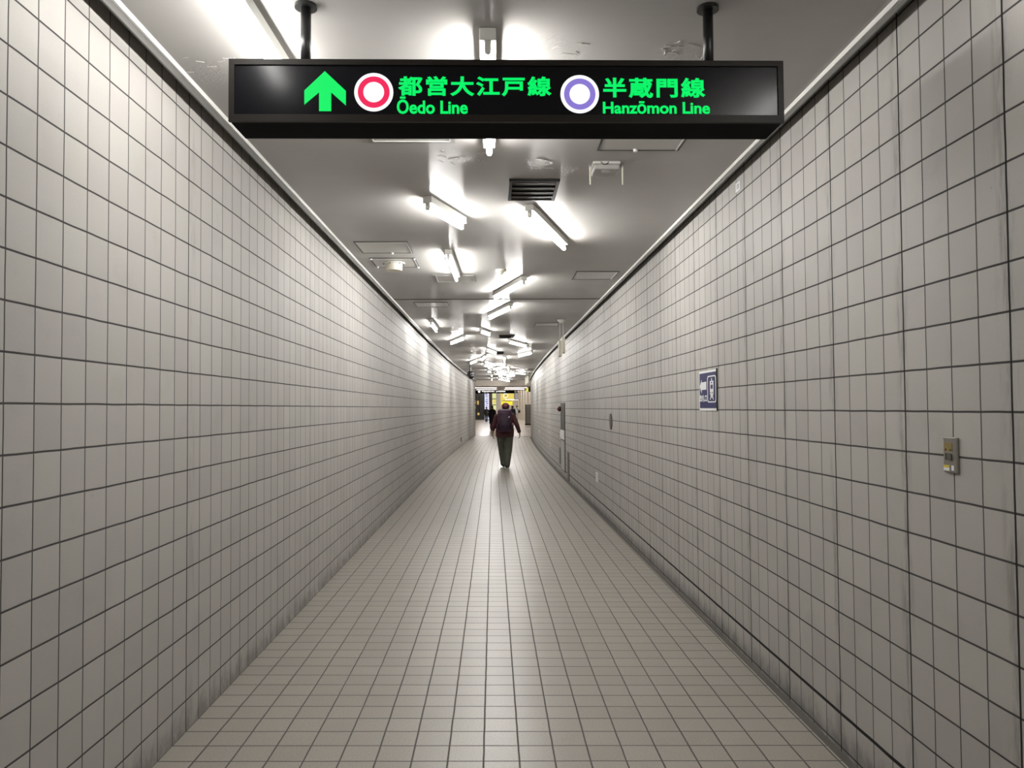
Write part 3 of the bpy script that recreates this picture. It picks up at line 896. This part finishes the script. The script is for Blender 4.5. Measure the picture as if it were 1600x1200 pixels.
# black hanging sign of the hall
r = thing('hanging_sign', 'wide black sign with white lettering hanging at the hall entrance', 'sign', (.1, 52, 2.48))
MB().box((.08, 52.1, 2.614), (2.72, .2, .265)).build('housing', M['sign_black'], r)
MB().disc((-.93, 51.995, 2.61), .085, X_, Z_, (0, .004, 0), 24).build('roundel', M['white_lit'], r)
b = MB(); rr_ = random.Random(2)
x = -.76
while x < .02:
    w = rr_.uniform(.05, .12); b.box((x + w / 2, 51.996, 2.605 + rr_.uniform(-.015, .015)), (w * .8, .006, rr_.uniform(.06, .10))); x += w
x = .19
while x < .80:
    w = rr_.uniform(.05, .12); b.box((x + w / 2, 51.996, 2.60 + rr_.uniform(-.015, .015)), (w * .8, .006, rr_.uniform(.06, .10))); x += w
b.build('lettering', M['white_lit'], r)
for sx in (-1.0, 1.1): MB().tube((sx, 52.1, 2.74), (sx, 52.1, 4.55), .03, seg=10).build('hanging_pole', M['black_metal'], r)

r = thing('exit_lamp', 'small yellow lit box on a black bracket right of the hall entrance', 'sign', (1.98, 43.2, 2.5))
MB().box((2.06, 43.2, 2.52), (.20, .2, .26)).build('case', M['black_plastic'], r)
MB().box((1.925, 43.19, 2.5), (.12, .16, .2)).build('lit_face', M['exit_lit'], r)

# dark shop front on the left
r = thing('glazed_shop', 'dark glazed shop front on the left of the hall', 'shop front', (-2.0, 100, 0))
MB().box((-1.95, 100, 1.95), (1.7, .3, 3.9)).build('glass', M['hall_dark'], r)
for sx in (-2.75, -2.2, -1.72, -1.15): MB().box((sx, 99.82, 1.95), (.09, .08, 3.9)).build('mullion', M['black_metal'], r)
for (sx, sz, w, h) in ((-2.3, 2.25, .3, .35), (-1.95, 2.2, .22, .5), (-2.35, 1.6, .2, .3), (-1.9, .75, .25, .3)):
    MB().box((sx, 99.84, sz), (w, .03, h)).build('lit_shelf', M['warm_lit'], r)
r = thing('banner', 'tall white blue lit banner with a column of marks left of the dark pillar', 'banner', (-.78, 95, 0))
MB().box((-.78, 95, 1.75), (.53, .06, 3.3)).build('sheet', M['banner'], r)
b = MB()
for i in range(11): b.box((-.78 + rr_.uniform(-.05, .05), 94.96, .9 + i * .23), (rr_.uniform(.15, .3), .01, rr_.uniform(.06, .13)))
b.build('lettering', M['banner_txt'], r)
MB().box((-.78, 95, .05), (.5, .4, .1)).build('foot', M['black_metal'], r)
r = MB().box((-.285, 92, 2.27), (.36, .36, 4.54)).build('pillar', M['col_maroon']); tag(r, 'dark maroon pillar behind the figure in black', 'pillar')
r = MB().box((.60, 95, 2.27), (.33, .33, 4.54)).build('pillar', M['col_white']); tag(r, 'white pillar left of the big yellow sign', 'pillar')
r = thing('display_wall', 'pale yellow lit display between the maroon pillar and the white pillar', 'display', (.12, 104, 0))
MB().box((.12, 104, 1.85), (.52, .2, 3.6)).build('panel', M['lime_lit'], r)
for z in (2.72, 1.9): MB().box((.12, 103.88, z), (.52, .04, .10)).build('rail', M['black_metal'], r)
MB().box((.2, 103.87, 2.35), (.22, .03, .5)).build('poster', M['yellow_pale'], r)
MB().box((.02, 103.87, 1.3), (.2, .03, .25)).build('poster', M['col_maroon'], r)
r = thing('shop_sign', 'big yellow lit shop sign over the head of the walking figure', 'sign', (1.28, 72, 1.75))
MB().box((1.31, 72.1, 2.5), (1.24, .2, .66)).build('upper_panel', M['yellow_pale'], r)
MB().ring((1.16, 71.99, 2.62), .17, .23, X_, Z_, (0, .01, 0), 28).build('white_ring', M['white_lit'], r)
MB().box((1.20, 71.98, 2.68), (.20, .03, .05)).build('dark_mark', M['col_maroon'], r)
MB().box((1.275, 72.1, 1.94), (1.07, .26, .36), bevel=.05).build('lower_panel', M['yellow_lit'], r)
MB().box((1.30, 71.95, 2.14), (.8, .06, .05)).build('divider', M['col_maroon'], r)
for sx in (.8, 1.8): MB().tube((sx, 72.15, 2.8), (sx, 72.15, 4.55), .03, seg=8).build('hanger', M['black_metal'], r)
r = thing('light_bar', 'thin white lit bar right of the yellow shop sign', 'light', (1.56, 64, 2.17))
MB().box((1.55, 64, 2.175), (1.12, .06, .075)).build('diffuser', M['white_lit'], r)
MB().box((2.13, 64, 2.175), (.06, .08, .11)).build('end_cap', M['black_metal'], r)
for sx in (1.15, 2.0): MB().tube((sx, 64, 2.21), (sx, 64, 4.55), .008, seg=6).build('suspension_wire', M['black_metal'], r)
r = thing('display_screen', 'dark framed grey screen hanging right of the yellow shop sign', 'screen', (1.81, 60, 2.15))
MB().box((1.81, 60.06, 2.42), (.30, .1, .54)).build('frame', M['black_plastic'], r)
MB().box((1.81, 60.0, 2.42), (.23, .02, .45)).build('screen', M['col_white'], r)
MB().tube((1.81, 60.06, 2.68), (1.81, 60.06, 4.55), .03, seg=8).build('pole', M['black_metal'], r)
r = thing('locker', 'tall grey ribbed cabinet with dark plinth against the right of the hall', 'cabinet', (3.06, 67, 0))
MB().box((3.06, 67.2, .95), (.54, .6, 1.66)).build('body', M['cab'], r)
MB().box((3.05, 67.17, .06), (.58, .66, .12)).build('plinth', M['gap'], r)
for sx in (2.86, 3.0, 3.14, 3.28): MB().box((sx, 66.89, .95), (.018, .02, 1.6)).build('rib', M['hatch_line'], r)
MB().box((2.80, 67.2, .95), (.03, .64, 1.68)).build('side_panel', M['black_metal'], r)


# ------------------------------------------------------------------ people
def remesh(mb, name, mat, parent, voxel, smooth=4):
    me = mb.mesh(name)
    o = bpy.data.objects.new('tmp', me); COL.objects.link(o)
    md = o.modifiers.new('r', 'REMESH'); md.mode = 'VOXEL'; md.voxel_size = voxel
    ms = o.modifiers.new('s', 'SMOOTH'); ms.iterations = smooth; ms.factor = .5
    dg = bpy.context.evaluated_depsgraph_get(); dg.update()
    out = bpy.data.meshes.new_from_object(o.evaluated_get(dg)); out.name = name
    bpy.data.objects.remove(o); bpy.data.meshes.remove(me)
    return link(name, out, mat, parent, True, world=False)


def person(label, loc, rz, J, mats, voxel=.007, scale=1.0, clothes=True, hat=None, coat=False):
    """J: joint positions for a figure about 1.62 m tall, y is the walking direction"""
    r = thing('person', label, 'person', loc, rz)
    V = {k: Vector(v) * scale for k, v in J.items()}; s = scale
    fw = Vector((0, 1, 0))
    b = MB()
    hd = V['head']
    b.ball(hd + Vector((0, 0, .012 * s)), (.074 * s, .092 * s, .098 * s))                 # skull
    b.ball(hd + Vector((0, .025 * s, -.05 * s)), (.056 * s, .066 * s, .066 * s))          # jaw
    b.cap(hd + Vector((0, .09 * s, -.005 * s)), hd + Vector((0, .103 * s, -.028 * s)), .010 * s, .013 * s)   # nose
    b.ball(hd + Vector((0, .085 * s, -.058 * s)), (.022 * s, .012 * s, .008 * s))         # lips
    for e in (-1, 1):
        b.ball(hd + Vector((e * .076 * s, -.005 * s, -.015 * s)), (.012 * s, .02 * s, .032 * s))   # ears
        b.ball(hd + Vector((e * .032 * s, .074 * s, .008 * s)), (.016 * s, .014 * s, .010 * s))    # eyelids
    b.cap(V['neck'] - Vector((0, 0, .05 * s)), hd - Vector((0, .012 * s, .07 * s)), .056 * s, .05 * s)
    ch, pv = V['chest'], V['pelvis']
    b.loft([(pv - Vector((0, 0, .06 * s)), X_ * .13 * s, Y_ * .09 * s), (pv + Vector((0, 0, .06 * s)), X_ * .14 * s, Y_ * .095 * s),
            (pv.lerp(ch, .6), X_ * .125 * s, Y_ * .085 * s), (ch + Vector((0, 0, .06 * s)), X_ * .15 * s, Y_ * .095 * s), (V['neck'], X_ * .07 * s, Y_ * .06 * s)])
    for sd in 'RL':
        e = 1 if sd == 'R' else -1
        sh, el, wr, tip = V[sd + 'sh'], V[sd + 'el'], V[sd + 'wr'], V[sd + 'hand']
        b.cap(sh, el, .044 * s, .036 * s); b.cap(el, wr, .036 * s, .024 * s)
        d = (tip - wr).normalized(); side = d.cross(Vector((e, 0, 0))).normalized(); side = -side if side.y < 0 else side
        nrm = d.cross(side)
        # palm, four fingers, thumb
        b.loft([(wr, side * .024 * s, nrm * .015 * s), (wr + d * .045 * s, side * .037 * s, nrm * .016 * s), (wr + d * .085 * s, side * .037 * s, nrm * .013 * s)])
        inw = Vector((-e, 0, 0))
        for q, ln in ((-.027, .060), (-.009, .075), (.009, .078), (.027, .068)):
            p0 = wr + d * .078 * s + side * q * s
            p1 = p0 + (d * .9 + inw * .25).normalized() * ln * .5 * s
            p2 = p1 + (d * .75 + inw * .65).normalized() * ln * .5 * s
            b.cap(p0, p1, .0088 * s, .0082 * s, 10); b.cap(p1, p2, .0082 * s, .007 * s, 10)
        t0 = wr + d * .028 * s + side * .026 * s; t1 = t0 + (d * .7 + side * .7 + inw * .3).normalized() * .038 * s
        b.cap(t0, t1, .011 * s, .0095 * s, 10); b.cap(t1, t1 + (d * .95 + inw * .3).normalized() * .028 * s, .0095 * s, .008 * s, 10)
        hp, kn, an = V[sd + 'hip'], V[sd + 'kn'], V[sd + 'an']
        b.cap(hp, kn, .075 * s, .052 * s); b.cap(kn, an, .05 * s, .035 * s)
        b.cap(an, V[sd + 'toe'] - Vector((0, .04 * s, 0)), .032 * s, .025 * s)
    bd = remesh(b, 'body', mats['skin'], r, voxel, 3)
    # jacket or shirt
    b = MB()
    hem = pv + Vector((0, 0, -.14 * s if not coat else -.45 * s))
    rx = mats.get('hemw', .20)
    b.loft([(hem, X_ * rx * s, Y_ * rx * .75 * s), (pv + Vector((0, 0, .02 * s)), X_ * (rx + .006) * s, Y_ * rx * .74 * s), (pv + Vector((0, 0, .10 * s)), X_ * rx * .96 * s, Y_ * rx * .70 * s), (pv.lerp(ch, .6), X_ * .175 * s, Y_ * .122 * s),
            (ch + Vector((0, 0, .05 * s)), X_ * .19 * s, Y_ * .125 * s), (V['neck'] - Vector((0, 0, .055 * s)), X_ * .13 * s, Y_ * .09 * s),
            (V['neck'] + Vector((0, 0, .02 * s)), X_ * .07 * s, Y_ * .068 * s)], 24)
    for sd in 'RL':
        sh, el, wr = V[sd + 'sh'], V[sd + 'el'], V[sd + 'wr']
        b.cap(V['neck'] - Vector((0, 0, .05 * s)), sh, .06 * s, .062 * s)
        b.cap(sh, el, .064 * s, .053 * s)
        e2 = el.lerp(wr, mats.get('sleeve_' + sd, .92)); b.tube(el, e2, .052 * s, .042 * s); b.ball(el, .052 * s)
    remesh(b, 'jacket', mats['top'], r, max(voxel, .009), 5)
    # trousers
    b = MB()
    b.loft([(pv - Vector((0, 0, .10 * s)), X_ * .165 * s, Y_ * .12 * s), (pv + Vector((0, 0, .02 * s)), X_ * .165 * s, Y_ * .12 * s), (pv + Vector((0, 0, .10 * s)), X_ * .15 * s, Y_ * .105 * s)], 24)
    for sd in 'RL':
        hp, kn, an = V[sd + 'hip'], V[sd + 'kn'], V[sd + 'an']
        lw = mats.get('legw', 1.0)
        b.cap(hp, kn, .098 * s * lw, .075 * s * lw); b.cap(kn, an - (kn - an).normalized() * .025 * s, .075 * s * lw, .060 * s * lw)
    remesh(b, 'trousers', mats['legs'], r, max(voxel, .009), 5)
    for sd in 'RL':
        an, toe = V[sd + 'an'], V[sd + 'toe']
        b = MB(); d = (toe - an); d.z = 0; d.normalize(); lift = toe.z - .03 * s
        heel = an - d * .045 * s; heel.z = an.z - .06 * s
        b.cap(heel, toe - d * .03 * s, .036 * s, .034 * s); b.cap(an + Vector((0, 0, .0)), heel.lerp(toe, .35), .044 * s, .036 * s)
        b.cap(heel + Vector((0, 0, -.008 * s)), toe + Vector((0, 0, -.012 * s)) - d * .03 * s, .038 * s, .034 * s)
        remesh(b, 'shoe', mats['shoe'], r, max(voxel, .008), 4)
    if hat:
        b = MB()
        rings = []
        for q in (0, 20, 40, 60, 80):
            t = math.radians(q)
            rings.append((hd + Vector((0, -.004 * s, (.012 + .10 * math.sin(t)) * s)), X_ * (.088 * math.cos(t) + .004) * s, Y_ * (.104 * math.cos(t) + .004) * s))
        b.loft(rings, 24)
        cp = remesh(b, 'cap', mats['cap'], r, .006, 2)
        b = MB()
        b.ball(hd + Vector((0, -.03 * s, -.005 * s)), (.080 * s, .075 * s, .05 * s))
        remesh(b, 'hair', mats['hair'], r, .007, 3)
        b = MB()
        b.loft([(hd + Vector((0, .10 * s, .018 * s)), X_ * .075 * s, Z_ * .006 * s), (hd + Vector((0, .165 * s, .006 * s)), X_ * .05 * s, Z_ * .005 * s)], 16)
        pk_ = b.build('peak', mats['cap'], cp, world=False)
        b = MB()   # strap and gap at the back of the cap
        b.ring(hd + Vector((0, -.106 * s, .022 * s)), .022 * s, .030 * s, X_, Z_, (0, .02 * s, 0), 20)
        b.build('back_strap', mats['cap2'], cp, world=False)
    else:
        b = MB()
        b.ball(hd + Vector((0, -.012 * s, .03 * s)), (.083 * s, .096 * s, .095 * s)); b.ball(hd + Vector((0, -.05 * s, -.02 * s)), (.072 * s, .06 * s, .085 * s))
        remesh(b, 'hair', mats['hair'], r, .008, 3)
    return r


SK = plain('skin', (0.36, 0.21, 0.15), 0.5, vary=.12)
PM = dict(skin=SK, top=plain('maroon_jacket', (0.055, 0.004, 0.009), 0.75, vary=.35, vscale=9, bump=.4), legs=plain('olive_trousers', (0.082, 0.086, 0.062), 0.85, vary=.35, vscale=7, bump=.4),
          shoe=plain('black_shoe', (0.012, 0.012, 0.012), 0.6), cap=plain('maroon_cap', (0.10, 0.016, 0.032), 0.8, vary=.2), cap2=plain('pink_strap', (0.36, 0.09, 0.09), 0.7),
          hair=plain('black_hair', (0.01, 0.009, 0.008), 0.5), sleeve_L=.55, sleeve_R=.95, legw=1.2, hemw=.205)
JM = dict(head=(.022, .05, 1.50), neck=(.012, .035, 1.37), chest=(.0, .02, 1.17), pelvis=(0, 0, .90),
          Rsh=(.185, .03, 1.29), Rel=(.285, -.05, 1.03), Rwr=(.335, .0, .86), Rhand=(.345, .03, .785),
          Lsh=(-.175, .03, 1.27), Lel=(-.255, .02, 1.02), Lwr=(-.283, .09, .845), Lhand=(-.272, .11, .77),
          Rhip=(.088, 0, .85), Rkn=(.082, .03, .47), Ran=(.045, -.10, .10), Rtoe=(.075, .05, .035),
          Lhip=(-.085, 0, .85), Lkn=(-.070, .16, .50), Lan=(-.035, .22, .105), Ltoe=(-.05, .38, .05))
px_, py_ = .285, 19.35
pz_ = floor_z(px_, py_) + .012
main = person('person seen from behind in maroon jacket, olive trousers and cap with a purple rucksack', (px_, py_, pz_), -.02, JM, PM, .006, 1.0, hat=True)
main.scale = (1.1, 1.06, 1.0)

# rucksack, carried on the back (a thing of its own)
bp_ = thing('rucksack', 'large purple rucksack on the back of the figure in maroon', 'rucksack', (px_, py_, pz_ + .92), -.02)
PP = plain('purple_nylon', (0.032, 0.006, 0.026), 0.6, vary=.35, vscale=10, bump=.3)
PD = plain('dark_purple_nylon', (0.018, 0.004, 0.018), 0.65, vary=.3, vscale=10)
PL = plain('mauve_nylon', (0.05, 0.013, 0.042), 0.6, vary=.3, vscale=10)
bp_.scale = (1.04, 1.05, 1.0)
b = MB()
b.loft([((0, -.20, -.03), X_ * .135, Y_ * .085), ((0, -.215, .06), X_ * .150, Y_ * .10), ((0, -.22, .26), X_ * .158, Y_ * .105), ((0, -.205, .42), X_ * .162, Y_ * .095), ((0, -.19, .50), X_ * .150, Y_ * .075)], 28)
remesh(b, 'main_sack', PP, bp_, .009, 5)
b = MB()
b.loft([((0, -.20, .40), X_ * .172, Y_ * .108), ((0, -.19, .50), X_ * .165, Y_ * .10), ((0, -.17, .535), X_ * .125, Y_ * .07)], 28)
remesh(b, 'lid', PL, bp_, .009, 4)
b = MB()
b.loft([((0, -.300, .05), X_ * .10, Y_ * .045), ((0, -.315, .14), X_ * .11, Y_ * .05), ((0, -.305, .27), X_ * .10, Y_ * .04)], 24)
remesh(b, 'front_pocket', PD, bp_, .008, 4)
for e in (-1, 1):
    b = MB(); b.loft([((e * .155, -.21, .03), X_ * .03, Y_ * .07), ((e * .165, -.21, .13), X_ * .032, Y_ * .075), ((e * .16, -.21, .19), X_ * .02, Y_ * .06)], 20)
    remesh(b, 'side_pocket', PD, bp_, .008, 3)
    b = MB(); pts = [(e * .10, -.10, .44), (e * .105, -.02, .455), (e * .11, .09, .41), (e * .12, .145, .30), (e * .125, .13, .18), (e * .13, .02, .10), (e * .13, -.12, .06)]
    for p, q in zip(pts, pts[1:]): b.cap(p, q, .018, seg=10)
    remesh(b, 'shoulder_strap', PD, bp_, .008, 2)
MB().box((.105, -.318, .34), (.016, .006, .05), Matrix.Rotation(.35, 3, 'Y'), .002).build('white_tab', M['white'], bp_, world=False)
MB().box((0, -.335, .23), (.012, .006, .26)).build('buckle_strap', PP, bp_, world=False)


def walker(**k):
    d = dict(head=(0, .03, 1.53), neck=(0, .02, 1.39), chest=(0, .01, 1.18), pelvis=(0, 0, .90), Rsh=(.185, .01, 1.31), Rel=(.23, -.05, 1.06), Rwr=(.24, .02, .85), Rhand=(.24, .04, .78),
             Lsh=(-.185, .01, 1.31), Lel=(-.23, .05, 1.06), Lwr=(-.23, .14, .86), Lhand=(-.23, .17, .79), Rhip=(.088, 0, .85), Rkn=(.09, .14, .48), Ran=(.08, .22, .09), Rtoe=(.085, .38, .035),
             Lhip=(-.088, 0, .85), Lkn=(-.09, -.02, .47), Lan=(-.085, -.2, .11), Ltoe=(-.085, -.05, .035))
    d.update(k); return d


BK = plain('black_cloth', (0.010, 0.010, 0.011), 0.8, vary=.3)
GY = plain('charcoal_cloth', (0.03, 0.03, 0.028), 0.8, vary=.3)
WH = plain('white_shirt', (0.72, 0.71, 0.70), 0.7, vary=.08)
NV = plain('navy_cloth', (0.015, 0.018, 0.03), 0.8, vary=.3)
LG = plain('grey_cloth', (0.25, 0.25, 0.26), 0.8, vary=.1)
PK = plain('pink_cloth', (0.55, 0.36, 0.36), 0.8, vary=.1)
PALE = plain('pale_trousers', (0.62, 0.60, 0.58), 0.8, vary=.1)
base = dict(skin=SK, shoe=PM['shoe'], hair=PM['hair'])
person('person all in black, walking in the hall left of the figure in maroon', (-.07, 52, .012), 0, walker(), dict(base, top=BK, legs=BK), .010, 1.0, coat=True)
person('person in dark clothes standing far off in the hall, leftmost of all', (-.72, 82, .012), .1, walker(Rel=(.25, .12, 1.1), Rwr=(.14, .24, 1.12), Rhand=(.08, .27, 1.13)), dict(base, top=GY, legs=BK), .012, .99)
person('person in white shirt and pale trousers with a black bag, far right in the hall', (2.9, 95, .012), 0, walker(), dict(base, top=WH, legs=PALE), .012, 1.08)
r = thing('shoulder_bag', 'black shoulder bag at the side of the person in white shirt', 'bag', (3.13, 94.9, .85))
MB().box((3.18, 94.85, 1.05), (.26, .22, .34), bevel=.04).build('pouch', M['black_plastic'], r)
MB().tube((3.12, 94.82, 1.2), (2.84, 94.80, 1.52), .02, seg=8).build('strap', M['black_plastic'], r)
person('person in black top and pale pink trousers, half hidden behind the figure in maroon', (1.53, 62, .012), 0, walker(), dict(base, top=NV, legs=PK), .010, 1.0)
person('person in grey shirt and navy trousers between the maroon figure and the white shirt', (2.25, 88, .012), 0, walker(), dict(base, top=LG, legs=NV), .012, 1.04)
